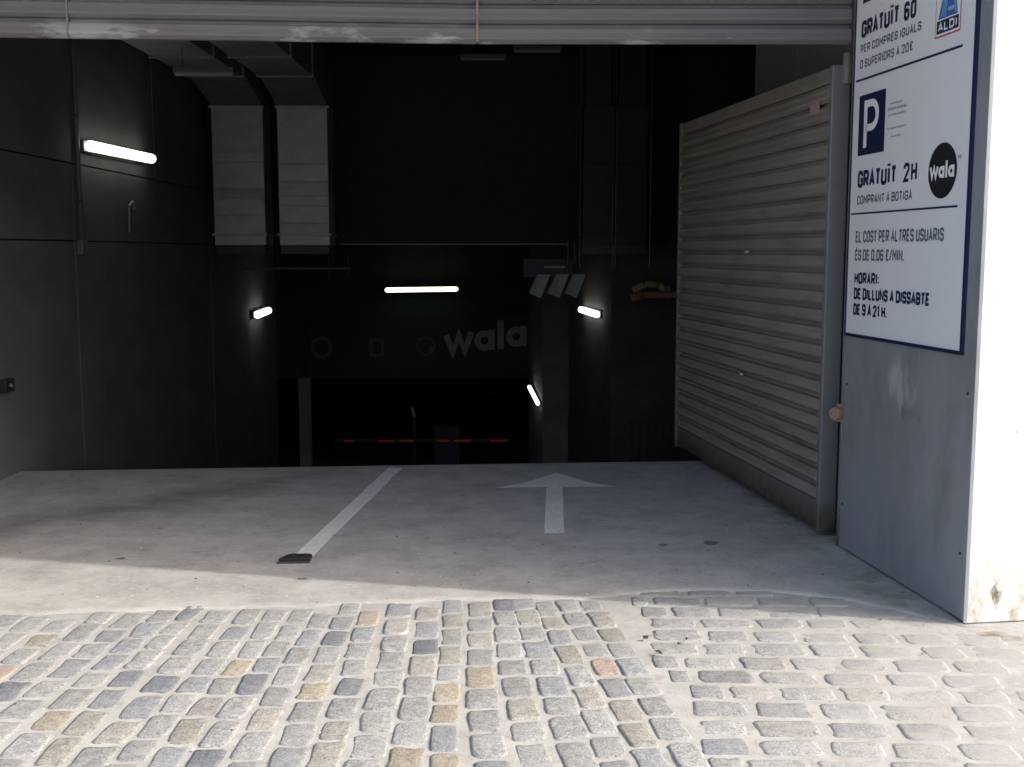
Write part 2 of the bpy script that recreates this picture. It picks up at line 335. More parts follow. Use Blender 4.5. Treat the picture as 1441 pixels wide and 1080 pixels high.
# concrete driveway: level to the crest, then falling away as the ramp
b = MB(); n = 90
xs = [-3.9 + 5.85 * i / n for i in range(n + 1)]
fr = [0, .004, .02, .1, .3, .6, .9, .97, 1.0]
for x in xs:
    e = apron_edge(x); c = crest(x)
    for k, t in enumerate(fr):
        y = e + (c - e) * t
        z = (-.006 if k == 0 else .003 + .001 * noise.noise(Vector((x * .8, y * .8, 0))))
        b.v.append((x, y, z))
    b.v.append((x, c + .06, -.006))
w = len(fr) + 1
b.f = [(i * w + j, (i + 1) * w + j, (i + 1) * w + j + 1, i * w + j + 1) for i in range(n) for j in range(w - 1)]
o = part('driveway', b, M['concrete'], smooth=True); tag(o, kind='structure')
SL = .215
def ramp_z(y, x=0): return -.006 - SL * (y - crest(x) - .06)
b = MB(); xs = [-3.9, 0, 1.95, 4.8]; 
for x in xs:
    c = crest(x) + .06
    b.v += [(x, c, -.006), (x, 22.5, ramp_z(22.5, 0))]
b.f = [(2 * i, 2 * i + 2, 2 * i + 3, 2 * i + 1) for i in range(3)]
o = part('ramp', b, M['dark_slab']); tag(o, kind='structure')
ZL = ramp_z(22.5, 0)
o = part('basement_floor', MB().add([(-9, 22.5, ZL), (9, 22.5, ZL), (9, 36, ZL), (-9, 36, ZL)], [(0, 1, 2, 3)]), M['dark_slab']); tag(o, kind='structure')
# level ground in the side bay beside the ramp
o = part('side_bay_floor', MB().add([(1.95, 5.9, .001), (4.8, 5.9, .001), (4.8, crest(4.8) + .06, -.004), (1.95, crest(1.95) + .06, -.004)], [(0, 1, 2, 3)]), M['dark_slab']); tag(o, kind='structure')

# ---- setts
def sett_variant(seed, asp):
    rs = random.Random(seed)
    def outline(inset):
        pts = []
        cr = .22
        ca = cr * asp; base = [(-1 + cr, -1), (-.35, -1), (.35, -1), (1 - cr, -1), (1, -1 + ca), (1, -.35), (1, .35), (1, 1 - ca), (1 - cr, 1), (.35, 1), (-.35, 1), (-1 + cr, 1), (-1, 1 - ca), (-1, .35), (-1, -.35), (-1, -1 + ca)]
        for (x, y), (jx, jy) in zip(base, jit): pts.append(((x * .5 + jx) * (1 - inset[0]), (y * .5 + jy) * (1 - inset[1])))
        return pts
    jit = [None] * 16
    for grp in ((15, 0), (3, 4), (7, 8), (11, 12)):           # the two points of a corner move together
        cx, cy = rs.uniform(-.042, .042), rs.uniform(-.04, .04)
        for q in grp: jit[q] = (cx + rs.uniform(-.012, .012), cy + rs.uniform(-.012, .012))
    for q in (1, 2, 5, 6, 9, 10, 13, 14): jit[q] = (rs.uniform(-.035, .035), rs.uniform(-.03, .03))
    v = []; hs = [rs.uniform(-.0014, .0014) for _ in range(16)]
    for ins, z in (((0, 0), -.035), ((.01, .01), -.004), ((.06, .05), .0012), ((.22, .18), .0030)):
        for i, (x, y) in enumerate(outline(ins)): v.append((x, y, z + (hs[i] if z > 0 else 0)))
    v.append((rs.uniform(-.05, .05), rs.uniform(-.05, .05), .0036 + rs.uniform(-.0012, .0012)))
    f = [(r * 16 + i, r * 16 + (i + 1) % 16, r * 16 + 16 + (i + 1) % 16, r * 16 + 16 + i) for r in range(3) for i in range(16)]
    f += [(48 + i, 48 + (i + 1) % 16, 64) for i in range(16)]
    return v, f
variants = [sett_variant(100 + i, .62) for i in range(24)]
vmesh = [me('cobblestone', v, f, M['stone'], True) for v, f in variants]
for d in vmesh: d.set_sharp_from_angle(angle=R(34))
def stone_colour(x, y, rs):
    k = rs.random()
    if k < .56: c = (.268, .272, .262)
    elif k < .72: c = (.225, .238, .252)
    elif k < .86: c = (.285, .268, .225)
    elif k < .91: c = (.31, .265, .185)
    elif k < .927: c = (.34, .245, .185)
    elif k < .955 : c = (.30, .285, .25)
    else: c = (.145, .158, .18)
    if x > .7: c = tuple(.55 * a + .45 * g for a, g in zip(c, (.30, .30, .295)))
    lum = sum(c) / 3; c = tuple(lum + (a - lum) * .68 for a in c)
    s = rs.uniform(.94, 1.24)
    return tuple(min(.7, a * s) for a in c)
stones = []                                       # (x, y, z, rot, w, l, colour, variant)
rs = random.Random(11)
def right_edge(y): return .64 - .07 * (y - 3.3) + .03 * math.sin(y * 7)
x0 = .64 - .055; j = 0
while x0 > -6.0:
    wdt = rs.uniform(.118, .142)
    tt = -.125 + .0 if x0 > .5 else max(-.125, min(.03, -.06 - .075 * x0)) if x0 > -2 else .03
    if x0 > .2: tt = -.06 - .14 * x0
    tt = max(tt, -.15)
    y = -1.2 + rs.uniform(0, .2)
    while y < 5.6:
        ln = rs.uniform(.165, .225)
        yc = y + ln / 2
        xc = x0 + tt * (yc - 3.3) + .010 * math.sin(yc * 3.1 + j)
        wl = wdt * (1 + (-.045 if x0 > -2 else 0) * (yc - 3.3))
        stones.append([xc, yc, rs.uniform(-.004, .0005), -tt + rs.uniform(-.05, .05), wl - rs.uniform(.012, .024), ln - rs.uniform(.012, .026)])
        y += ln
    x0 -= wdt; j += 1
y = -1.2; j = 0
while y < 5.6:
    wdt = rs.uniform(.136, .162); yc = y + wdt / 2
    x = right_edge(yc) + .01 + (rs.uniform(-.02, .02))
    if rs.random() < .5: ln = rs.uniform(.10, .14)
    else: ln = rs.uniform(.18, .24)
    first = True
    while x < 6:
        if not first: ln = rs.uniform(.185, .25)
        first = False
        xc = x + ln / 2; yy = yc - .05 * (xc - .6) * (1 if yc < 4.6 else .3)
        stones.append([xc, yy, rs.uniform(-.0045, -.001) - .0026 * max(0, min(2, xc - 1.0)), R(90) + -.03 + rs.uniform(-.04, .04), wdt - rs.uniform(.020, .034), ln - rs.uniform(.014, .034)])
        x += ln
    y += wdt; j += 1
def keep(s):
    lim = front_limit(s[0]) - .06
    if s[0] > 1.949 or s[0] < -3.9: lim = A.y + (s[0] - A.x) * .1382 - .08
    return s[1] < lim - .03 + .05 * rs.random() and s[1] > -1.3 and abs(s[0]) < 5.8
stones = [s for s in stones if keep(s)]
def vis(s):                                       # closeness to the photographed patch, decides which setts are single objects
    x, y = s[0], s[1]
    half = .5 * y + .03
    return max(0, abs(x) - half) * 2 + max(0, 3.3 - y) * 2
stones.sort(key=vis)
bulk = MB(); bcols = []
for i, s in enumerate(stones):
    x, y, z, ro, w_, l_ = s; c = stone_colour(x, y, rs); vi = rs.randrange(24)
    if i < 300:
        o = bpy.data.objects.new('cobblestone', vmesh[vi]); col.objects.link(o); o.parent = pave
        o.location = (x, y, z); o.scale = (w_, l_, 1); o.rotation_euler = (rs.uniform(-.015, .015), rs.uniform(-.015, .015), ro + (math.pi if rs.random() < .5 else 0))
        o.color = rgb(c)
    else:
        v, f = variants[vi]; ca, sa = math.cos(ro), math.sin(ro)
        bulk.add([(x + (a * w_) * ca - (q * l_) * sa, y + (a * w_) * sa + (q * l_) * ca, z + h) for a, q, h in v], f)
        bcols += [c] * len(v)
o = part('cobblestones', bulk, M['stone_bulk'], pave, smooth=True); o['kind'] = 'stuff'; o.data.set_sharp_from_angle(angle=R(34))
at = o.data.color_attributes.new('stone_colour', 'FLOAT_COLOR', 'POINT')
for i, c in enumerate(bcols): at.data[i].color = rgb(c)

# ================================================================= BUILDING SHELL
fw = root('building_front', (A.x, A.y, 0), 'white rendered building front around the garage entrance, sunlit pillar at the right', 'building')
part('wall', MB().prism([fac(.006, 0), fac(9, 0), fac(9, .35), fac(.16, .35), fac(.16, 1.26), fac(.03, 1.26), fac(.03, .02)], 0, 6.5), M['white_wall'], fw, bevel=.006)
part('wall', MB().prism([fac(-14, 0), fac(-5.9, 0), fac(-5.9, 1.26), fac(-14, 1.26)], 0, 6.5), M['white_wall'], fw)
part('lintel', MB().prism([fac(-5.9, .004), fac(-.002, .004), fac(-.002, 2.0), fac(-5.9, 2.0)], 3.6, 6.5), M['white_wall'], fw)

# left wall of the ramp, with its cast panels
lw = root('ramp_side_wall', (-3.6, 5.0, 0), 'long dark concrete wall down the left side of the ramp', 'wall')
part('wall_core', MB().box(-3.95, -3.625, 4.6, 17, -3.4, 4.2), M['joint'], lw)
ys = [4.9, 7.0, 9.20, 11.34, 13.3, 15.2, 16.9]
for i in range(6):
    for za, zb in ((-3.3, 1.69), (1.69, 2.32), (2.32, 3.99)):
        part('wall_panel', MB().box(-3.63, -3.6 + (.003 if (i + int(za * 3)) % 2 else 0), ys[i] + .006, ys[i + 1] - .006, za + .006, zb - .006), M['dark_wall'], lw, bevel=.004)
# grey wall behind the open gate leaf
gw = root('side_wall', (1.95, 6, 0), 'bare grey wall behind the open gate leaf, seen above it', 'wall')
part('wall_panel', MB().box(1.95, 2.1, 5.93, 7.78, 0, 3.99), M['grey_wall'], gw, bevel=.004)
part('wall_panel', MB().box(1.95, 2.1, 7.795, 9.12, -.4, 3.99), M['grey_wall'], gw, bevel=.004)
part('wall_core', MB().box(2.0, 2.09, 7.70, 7.90, -.3, 3.95), M['joint'], gw)
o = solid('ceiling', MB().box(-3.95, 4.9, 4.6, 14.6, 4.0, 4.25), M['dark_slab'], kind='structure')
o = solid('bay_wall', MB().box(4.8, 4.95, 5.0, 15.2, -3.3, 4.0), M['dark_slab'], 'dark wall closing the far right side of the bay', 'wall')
hd = root('header_wall', (-.5, 14, 1.7), 'black header wall hanging across the ramp between the air ducts', 'wall')
part('panel', MB().box(-3.6, 4.8, 14.0, 14.25, 1.70, 3.995), M['blackish'], hd)
part('edge_trim', MB().box(-2.15, .72, 13.97, 13.996, 1.69, 1.705), M['stile'], hd)
o = solid('lower_ceiling', MB().add([(-9, 14.26, 2.0), (9, 14.26, 2.0), (9, 36, 2.0), (-9, 36, 2.0), (-9, 14.26, 2.2), (9, 14.26, 2.2), (9, 36, 2.2), (-9, 36, 2.2)],
          [(3, 2, 1, 0), (4, 5, 6, 7), (0, 1, 5, 4), (1, 2, 6, 5), (2, 3, 7, 6), (3, 0, 4, 7)][0:6]), M['dark_slab'], kind='structure')
# right of the lower ramp
rw = MB().prism([(1.28, 14.3), (4.8, 14.8), (4.8, 15.0), (1.6, 15.0), (1.15, 17.2), (.86, 16.8)], -3.3, 1.99)
solid('ramp_wall', rw, M['dark_wall'], 'brownish wall end at the right of the lower ramp carrying a lit tube', 'wall')
solid('concrete_pillar', MB().prism([(.60, 21.5), (1.1, 21.5), (1.1, 24.0), (.36, 24.0)], -3.6, 1.99), M['dark_wall'], 'dark pillar far down the ramp at the right with the lowest lit tube', 'pillar')
solid('concrete_column', MB().box(-4.0, -3.80, 20.6, 20.8, -3.4, -.75), M['dark_wall'], 'slim grey column far down behind the left wall end', 'column')
bw = solid('sign_beam', MB().box(-9, 9, 24.1, 24.4, -1.15, 1.99), M['blackish'], 'black beam across the far end of the ramp behind the dim banner', 'beam')
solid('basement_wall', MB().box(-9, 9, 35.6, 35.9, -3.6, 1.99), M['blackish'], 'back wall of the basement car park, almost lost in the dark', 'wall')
solid('basement_wall', MB().box(-9.2, -9.0, 14.3, 36, -3.6, 1.99), M['blackish'], 'left side wall of the basement, hidden in the dark', 'wall')
solid('basement_wall', MB().box(9.0, 9.2, 14.3, 36, -3.6, 1.99), M['blackish'], 'right side wall of the basement, hidden in the dark', 'wall')

# ================================================================= SHUTTER OVER THE ENTRANCE
PROF = [(-.014, 0), (.004, .001), (.026, .018), (.028, .026), (.021, .050), (.019, .072), (.013, .077), (-.010, .079), (-.014, .0995), (-.022, .0995), (-.022, 0)]
def slat_mesh(L_, m, name, hgt=.1):
    """slat along +x from 0 to L_, proud towards -y"""
    k = hgt / .1; n = len(PROF); v = []
    segs = 1
    for x in (0, L_): v += [(x, -d, z * k) for d, z in PROF]
    f = [(i, (i + 1) % n, n + (i + 1) % n, n + i)[::-1] for i in range(n)] + [tuple(range(n)), tuple(range(2 * n - 1, n - 1, -1))]
    return me(name, v, f, m)
sh = root('roller_shutter', (-.18, 5.95, 2.68), 'grey slatted metal shutter raised over the garage entrance, scraped white in places', 'shutter')
ZS = 2.678
spans = [((-4.25, 5.66), (-2.246, 5.790)), ((-2.240, 5.790), (-.184, 5.945)), ((-.176, 5.948), (1.762, 5.952))]
for (p, q) in spans:
    p = Vector(p); q = Vector(q); ln = (q - p).length
    d = slat_mesh(ln, M['shutter'], 'slat')
    for k in range(10):
        o = bpy.data.objects.new('slat', d); col.objects.link(o); o.parent = sh
        o.location = Vector((p.x, p.y, ZS + k * .1 + (.0 if k else .0))) - sh.location; o.rotation_euler = (0, 0, math.atan2(q.y - p.y, q.x - p.x))
part('seam_strip', MB().box(-.186, -.174, 5.916, 5.925, ZS + .002, 3.6), M['rust'], sh)
part('seam_strip', MB().box(-2.247, -2.239, 5.762, 5.770, ZS + .002, 3.6), M['stile'], sh)

# ================================================================= OPEN GATE LEAF
g0 = Vector((1.325, 8.882)); g1 = Vector((1.73, 6.14))       # far and near end of the visible face
gd = (g1 - g0).normalized(); gl = (g1 - g0).length
gn = Vector((gd.y, -gd.x)); gn = gn if gn.x < 0 else -gn     # out of the face, to the driveway
gt = root('gate_leaf', (g1.x, g1.y, 0), 'tall grey slatted gate leaf standing open at the right of the driveway', 'gate')
def gp(s, d): p = g1 - gd * s + gn * d; return (p.x, p.y)     # s back from the near end, d proud of the face
ang = math.atan2(gd.y, gd.x)
d = slat_mesh(gl - .06, M['slat'], 'slat', .1005)
pst = Vector(gp(gl - .05, -.012))
ZG = .20
for k in range(23):
    o = bpy.data.objects.new('slat', d); col.objects.link(o); o.parent = gt
    o.location = Vector((pst.x, pst.y, ZG + k * .1005)) - gt.location; o.rotation_euler = (0, 0, ang)
part('bottom_rail', MB().wall(gp(gl - .05, -.010), gp(.012, -.010), .03, .045, .197), M['stile'], gt, bevel=.004)
part('top_rail', MB().wall(gp(gl - .05, -.012), gp(.012, -.012), .03, ZG + 23 * .1005 + .003, 2.60), M['slat'], gt, bevel=.004)
part('end_stile', MB().wall(gp(.01, .012), gp(-.03, .012), .105, .03, 2.60), M['stile'], gt, bevel=.006)
part('end_stile', MB().wall(gp(gl, .012), gp(gl - .045, .012), .10, .03, 2.60), M['stile'], gt, bevel=.006)
part('backing_sheet', MB().wall(gp(gl - .05, -.058), gp(.012, -.058), .03, .05, 2.59), M['slat'], gt)
part('paper_sticker', MB().wall(gp(.26, .0085), gp(.14, .0085), .003, 2.36, 2.47), mat('faded_pink_paper', (.33, .25, .22), .8, bump=0), gt)
for s, z in ((1.25, 1.595), (1.3, .78)):
    part('scrape_mark', MB().wall(gp(s, .0095), gp(s - .07, .0095), .002, z, z + .014), M['grit_pale'], gt)
part('top_hinge', MB().bar((g1.x + .075, g1.y - .02, 2.50), (g1.x + .075, g1.y - .02, 2.66), .028), M['stile'], gt)

# ================================================================= METAL REVEAL AND SIGN
def sg(s, d=0): p = P0 + T * s + NRM * d; return (p.x, p.y)
PL = (A - P0).length
cl = root('metal_cladding', (A.x, A.y, 0), 'blue grey steel sheet cladding on the side of the sunlit pillar', 'metal panel')
part('sheet', MB().prism([sg(-.005, -.0095), sg(-.005, -.027), sg(PL - .021, -.027), sg(PL - .021, -.0095)], .012, 3.59), M['clad'], cl, bevel=.003)
part('edge_fold', MB().prism([sg(-.03, -.004), sg(-.03, -.034), sg(-.006, -.034), sg(-.006, -.004)], .012, 3.59), M['stile'], cl, bevel=.003)
part('corner_strip', MB().prism([sg(PL - .02, -.007), sg(PL - .02, -.026), sg(PL + .004, -.026), sg(PL + .004, -.007)], .012, 3.59), M['clad'], cl, bevel=.002)
def rivet(s, z):
    c = Vector((*sg(s, -.0095), z)); part('rivet', MB().bar(c, c + Vector((NRM.x, NRM.y, 0)) * .004, .007, 8), M['steel'], cl)
for z in (.25, .9, 3.3): rivet(.03, z)
for z in (.3, 1.0, 3.3): rivet(PL - .05, z)
ru = root('pipe_stub', (*sg(-.03), .70), 'short rusty pipe stub sticking out between gate leaf and metal panel', 'pipe')
c = Vector((*sg(-.045, .0), .735))
part('tube', MB().bar(c + Vector((.05, .02, -.005)), c + Vector((-.035, -.04, .002)), .036, 12), M['rust'], ru, bevel=.005)
part('collar', MB().bar(c + Vector((.008, -.005, -.045)), c + Vector((.008, -.005, .05)), .026, 10), M['rust'], ru, bevel=.004)

S0, S1, SZ0, SZ1 = .003, 1.168, 1.160, 3.30
sn = root('parking_sign', (*sg(.6), SZ0), 'tall white parking price sign with navy frame and Catalan lettering on the metal panel', 'sign')
FD = .0
def sbox(s0, s1, z0, z1, d0, d1): return MB().wall(sg(s0, d0), sg(s1, d0), -(d1 - d0) if ((Vector(sg(s1)) - Vector(sg(s0))).x * NRM.y - (Vector(sg(s1)) - Vector(sg(s0))).y * NRM.x) < 0 else (d1 - d0), z0, z1)
part('board', sbox(S0 + .008, S1 - .018, SZ0 + .016, SZ1, -.009, -.001), M['sign_white'], sn)
part('frame', sbox(S0, S0 + .008, SZ0, SZ1, -.009, .004), M['navy'], sn)
part('frame', sbox(S1 - .018, S1, SZ0, SZ1, -.009, .004), M['navy'], sn)
part('frame', sbox(S0 + .008, S1 - .018, SZ0, SZ0 + .016, -.009, .004), M['navy'], sn)

def frame_pt(s, z, d): p = sg(s, d); return (p[0], p[1], z)
class Ink:
    def __init__(k, fp=None): k.b = MB(); k.fp = fp or frame_pt
    def poly(k, pts, d): n = len(k.b.v); k.b.v += [k.fp(s, z, d) for s, z in pts]; k.b.f.append(tuple(range(n, n + len(pts)))); return k
    def rect(k, s0, s1, z0, z1, d): return k.poly([(s0, z0), (s1, z0), (s1, z1), (s0, z1)], d)
    def strip(k, pts, wd, d, closed=False):
        n = len(pts); P = [Vector(p) for p in pts]; Lf = []; Rt = []
        for i in range(n):
            a = P[i - 1] if (i > 0 or closed) else None; c = P[(i + 1) % n] if (i < n - 1 or closed) else None
            d1 = (P[i] - a).normalized() if a is not None else None; d2 = (c - P[i]).normalized() if c is not None else None
            if d1 is None: t = d2; m = 1
            elif d2 is None: t = d1; m = 1
            else:
                t = (d1 + d2)
                t = t.normalized() if t.length > 1e-4 else d2
                m = 1 / max(.45, t.dot(d2))
            nn = Vector((-t.y, t.x)) * wd / 2 * m
            Lf.append(P[i] + nn); Rt.append(P[i] - nn)
        b0 = len(k.b.v)
        for l, r in zip(Lf, Rt): k.b.v += [k.fp(l.x, l.y, d), k.fp(r.x, r.y, d)]
        for i in range(n if closed else n - 1):
            j = (i + 1) % n; k.b.f.append((b0 + 2 * i, b0 + 2 * i + 1, b0 + 2 * j + 1, b0 + 2 * j))
        return k
c_ = .22; e_ = .12
RR = [(0, e_), (c_, 0), (1 - c_, 0), (1, e_), (1, 1 - e_), (1 - c_, 1), (c_, 1), (0, 1 - e_)]
G = {   # glyph: (advance, strokes); stroke = (points, closed); unit square = stroke centre lines
 'A': (1.0, [([(0, 0), (.5, 1), (1, 0)], 0), ([(.2, .3), (.8, .3)], 0)]),
 'B': (1.0, [([(0, .5), (.8, .5), (1, .6), (1, .88), (.8, 1), (0, 1), (0, 0), (.8, 0), (1, .12), (1, .4), (.8, .5)], 0)]),
 'C': (.95, [([(1, .72), (1, 1 - e_), (1 - c_, 1), (c_, 1), (0, 1 - e_), (0, e_), (c_, 0), (1 - c_, 0), (1, e_), (1, .28)], 0)]),
 'D': (1.0, [([(0, 0), (1 - c_, 0), (1, e_), (1, 1 - e_), (1 - c_, 1), (0, 1)], 1)]),
 'E': (.85, [([(1, 0), (0, 0), (0, 1), (1, 1)], 0), ([(0, .5), (.85, .5)], 0)]),
 'F': (.85, [([(0, 0), (0, 1), (1, 1)], 0), ([(0, .5), (.85, .5)], 0)]),
 'G': (1.0, [([(1, .72), (1, 1 - e_), (1 - c_, 1), (c_, 1), (0, 1 - e_), (0, e_), (c_, 0), (1 - c_, 0), (1, e_), (1, .45), (.55, .45)], 0)]),
 'H': (1.0, [([(0, 0), (0, 1)], 0), ([(1, 0), (1, 1)], 0), ([(0, .5), (1, .5)], 0)]),
 'I': (.12, [([(.5, 0), (.5, 1)], 0)]),
 'L': (.85, [([(0, 1), (0, 0), (1, 0)], 0)]),
 'M': (1.25, [([(0, 0), (0, 1), (.5, .35), (1, 1), (1, 0)], 0)]),
 'N': (1.0, [([(0, 0), (0, 1), (1, 0), (1, 1)], 0)]),
 'O': (1.0, [(RR, 1)]),
 'P': (.95, [([(0, 0), (0, 1), (1 - c_, 1), (1, 1 - e_), (1, .42 + e_), (1 - c_, .42), (0, .42)], 0)]),
 'R': (1.0, [([(0, 0), (0, 1), (1 - c_, 1), (1, 1 - e_), (1, .45 + e_), (1 - c_, .45), (0, .45)], 0), ([(.5, .45), (1, 0)], 0)]),
 'S': (.95, [([(1, .75), (1, 1 - e_), (1 - c_, 1), (c_, 1), (0, 1 - e_), (0, .6), (c_, .5), (1 - c_, .5), (1, .4), (1, e_), (1 - c_, 0), (c_, 0), (0, e_), (0, .25)], 0)]),
 'T': (.95, [([(0, 1), (1, 1)], 0), ([(.5, 1), (.5, 0)], 0)]),
 'U': (1.0, [([(0, 1), (0, e_), (c_, 0), (1 - c_, 0), (1, e_), (1, 1)], 0)]),
 'W': (1.3, [([(0, 1), (.25, 0), (.5, .8), (.75, 0), (1, 1)], 0)]),
 '0': (1.0, [(RR, 1)]),
 '1': (.5, [([(.1, .8), (.8, 1), (.8, 0)], 0)]),
 '2': (.95, [([(0, .75), (0, 1 - e_), (c_, 1), (1 - c_, 1), (1, 1 - e_), (1, .68), (0, 0), (1, 0)], 0)]),
 '6': (1.0, [([(1, .8), (1, 1 - e_), (1 - c_, 1), (c_, 1), (0, 1 - e_), (0, e_), (c_, 0), (1 - c_, 0), (1, e_), (1, .43), (1 - c_, .54), (0, .54)], 0)]),
 '9': (1.0, [([(0, .2), (0, e_), (c_, 0), (1 - c_, 0), (1, e_), (1, 1 - e_), (1 - c_, 1), (c_, 1), (0, 1 - e_), (0, .57), (c_, .46), (1, .46)], 0)]),
 '.': (.12, [([(.5, -.02), (.5, .10)], 0)]),
 ',': (.12, [([(.5, .10), (.3, -.14)], 0)]),
 ':': (.12, [([(.5, .08), (.5, .20)], 0), ([(.5, .58), (.5, .70)], 0)]),
 '/': (.7, [([(0, -.05), (1, 1.05)], 0)]),
 "'": (.12, [([(.5, .78), (.5, 1)], 0)]),
 '€': (1.0, [([(1, .85), (.8, 1), (.4, 1), (.2, .85), (.2, .15), (.4, 0), (.8, 0), (1, .15)], 0), ([(0, .6), (.7, .6)], 0), ([(0, .4), (.7, .4)], 0)]),
 'Ï': (.30, [([(.5, 0), (.5, 1)], 0), ([(-.1, 1.17), (-.1, 1.33)], 0), ([(1.1, 1.17), (1.1, 1.33)], 0)]),
 'É': (.85, [([(1, 0), (0, 0), (0, 1), (1, 1)], 0), ([(0, .5), (.85, .5)], 0), ([(.3, 1.15), (.7, 1.35)], 0)]),
}
def ink_text(k, txt, s0, s1, z0, z1, wt, d, gap=.60, space=.62):
    """condensed capitals fitted between s0..s1 and z0..z1; wt = stroke width in metres"""
    tot = sum((space if ch == ' ' else G[ch][0] + gap) for ch in txt) - gap
    un = (s1 - s0 - wt) / tot; x = s0 + wt / 2; lay = 0
    for ch in txt:
        if ch == ' ': x += space * un; continue
        adv, st = G[ch]; cw = adv * un
        for i, (pts, cl_) in enumerate(st):
            k.strip([(x + p * cw, z0 + wt / 2 + q * (z1 - z0 - wt)) for p, q in pts], wt, d + i * .00025, bool(cl_))
        x += (adv + gap) * un
    return k
def sign_text(txt, s0, s1, z0, z1, wt, m):
    k = Ink(); ink_text(k, txt, s0, s1, z0, z1, wt, .0006); part('lettering', k.b, M[m], sn)
sign_text("GRATUÏT", .074, .475, 2.680, 2.766, .0200, 'navy')
sign_text('6', .520, .573, 2.676, 2.762, .0185, 'navy')
sign_text('0', .584, .637, 2.675, 2.760, .0185, 'navy')
sign_text('PER COMPRES IGUALS', .072, .690, 2.606, 2.648, .0080, 'greytext')
sign_text('O SUPERIORS A 20€', .070, .620, 2.529, 2.572, .0080, 'greytext')
sign_text('GRATUÏT', .092, .510, 1.927, 2.014, .0200, 'navy')
sign_text('2', .580, .636, 1.927, 2.017, .0165, 'navy')
sign_text('H', .652, .708, 1.927, 2.017, .0165, 'navy')
sign_text('COMPRANT A BOTIGA', .092, .670, 1.843, 1.888, .0080, 'greytext')
sign_text('EL COST PER ALTRES USUARIS', .092, .972, 1.648, 1.708, .0105, 'greytext')
sign_text('ÉS DE 0,06 €/MIN.', .092, .620, 1.556, 1.613, .0105, 'greytext')
sign_text('HORARI:', .094, .373, 1.436, 1.496, .0138, 'navy')
sign_text('DE DILLUNS A DISSABTE', .094, .873, 1.356, 1.416, .0138, 'navy')
sign_text('DE 9 A 21 H.', .094, .470, 1.275, 1.335, .0138, 'navy')
k = Ink(); k.rect(.03, 1.056, 2.467, 2.478, .0006); part('rule', k.b, M['navy'], sn)
k = Ink(); k.rect(.03, 1.075, 1.792, 1.801, .0006); part('rule', k.b, M['navy'], sn)
for z0 in (2.090, 2.850):
    k = Ink(); k.rect(.080, .368, z0, z0 + .302, .0006); q = part('parking_symbol', k.b, M['navy'], sn)
    k = Ink(); h = .235; zz = z0 + .036
    arc = [(.205 + .066 * math.sin(t), zz + h - .066 + .001 + .066 * math.cos(t) - .0) for t in [math.pi * i / 12 for i in range(13)]]
    arc = [(.225 + .060 * math.sin(math.pi * i / 12), zz + h - .0175 - .060 + .060 * math.cos(math.pi * i / 12)) for i in range(13)]
    k.strip([(.158, zz)] + [(.158, zz + h - .0175)] + arc + [(.158, arc[-1][1])], .036, .0012)
    part('letter', k.b, M['white_print'], q, world_co=True)
    k = Ink(); rr_ = random.Random(3)
    for zz, sa, sb, h in ((z0 + .215, .418, .53, .010), (z0 + .188, .395, .575, .014), (z0 + .160, .400, .565, .012), (z0 + .098, .395, .575, .010), (z0 + .058, .435, .535, .010)):
        s = sa
        while s < sb: w0 = rr_.uniform(.006, .012); k.rect(s, s + w0, zz + rr_.uniform(0, .003), zz + h, .0006); s += w0 + .005
    part('small_print', k.b, M['palegrey'], sn)['kind'] = 'stuff'
# round logo with the word wala
def disc(k, s, z, r, d, n=40): k.poly([(s + r * math.cos(2 * math.pi * i / n), z + r * math.sin(2 * math.pi * i / n)) for i in range(n)], d)
def ring(k, s, z, r, wd, d, n=20, fl=1): k.strip([(s + fl * r * math.cos(2 * math.pi * i / n), z + r * math.sin(2 * math.pi * i / n)) for i in range(n)], wd, d, True)
def wala(k, s, z, xh, wd, d, slope=0):
    """lower-case word drawn with ring bowls; xh = x height"""
    def Z(q, x): return z + q + slope * (x - s)
    x = s; w = xh * 1.32
    k.strip([(a, Z(q, a)) for a, q in ((x + .05 * xh, xh), (x + .36 * xh, wd * .35), (x + .66 * xh, xh * .92), (x + .96 * xh, wd * .35), (x + 1.27 * xh, xh))], wd, d)
    x += xh * 1.42
    for t in range(2):
        r = (xh - wd) / 2; cx = x + r + wd / 2
        k.strip([(cx + r * math.cos(2 * math.pi * i / 20), Z(xh / 2 + r * math.sin(2 * math.pi * i / 20), cx)) for i in range(20)], wd, d + .0002, True)
        xs_ = cx + r; k.strip([(xs_, Z(0, xs_)), (xs_, Z(xh, xs_))], wd, d + .0004)
        x = xs_ + wd / 2 + xh * .14
        if t == 0:
            k.strip([(x + wd / 2, Z(0, x)), (x + wd / 2, Z(xh * 1.42, x))], wd, d + .0002); x += wd + xh * .12
    return x
k = Ink(); disc(k, .934, 1.957, .122, .0006); q = part('logo_disc', k.b, M['black_print'], sn)
k = Ink(); wala(k, .829, 1.925, .052, .0165, .0012); part('logo_word', k.b, M['white_print'], q)
k = Ink(); ink_text(k, 'W', 1.058, 1.092, 1.998, 2.018, .005, .0014); part('small_letter', k.b, M['palegrey'], sn)
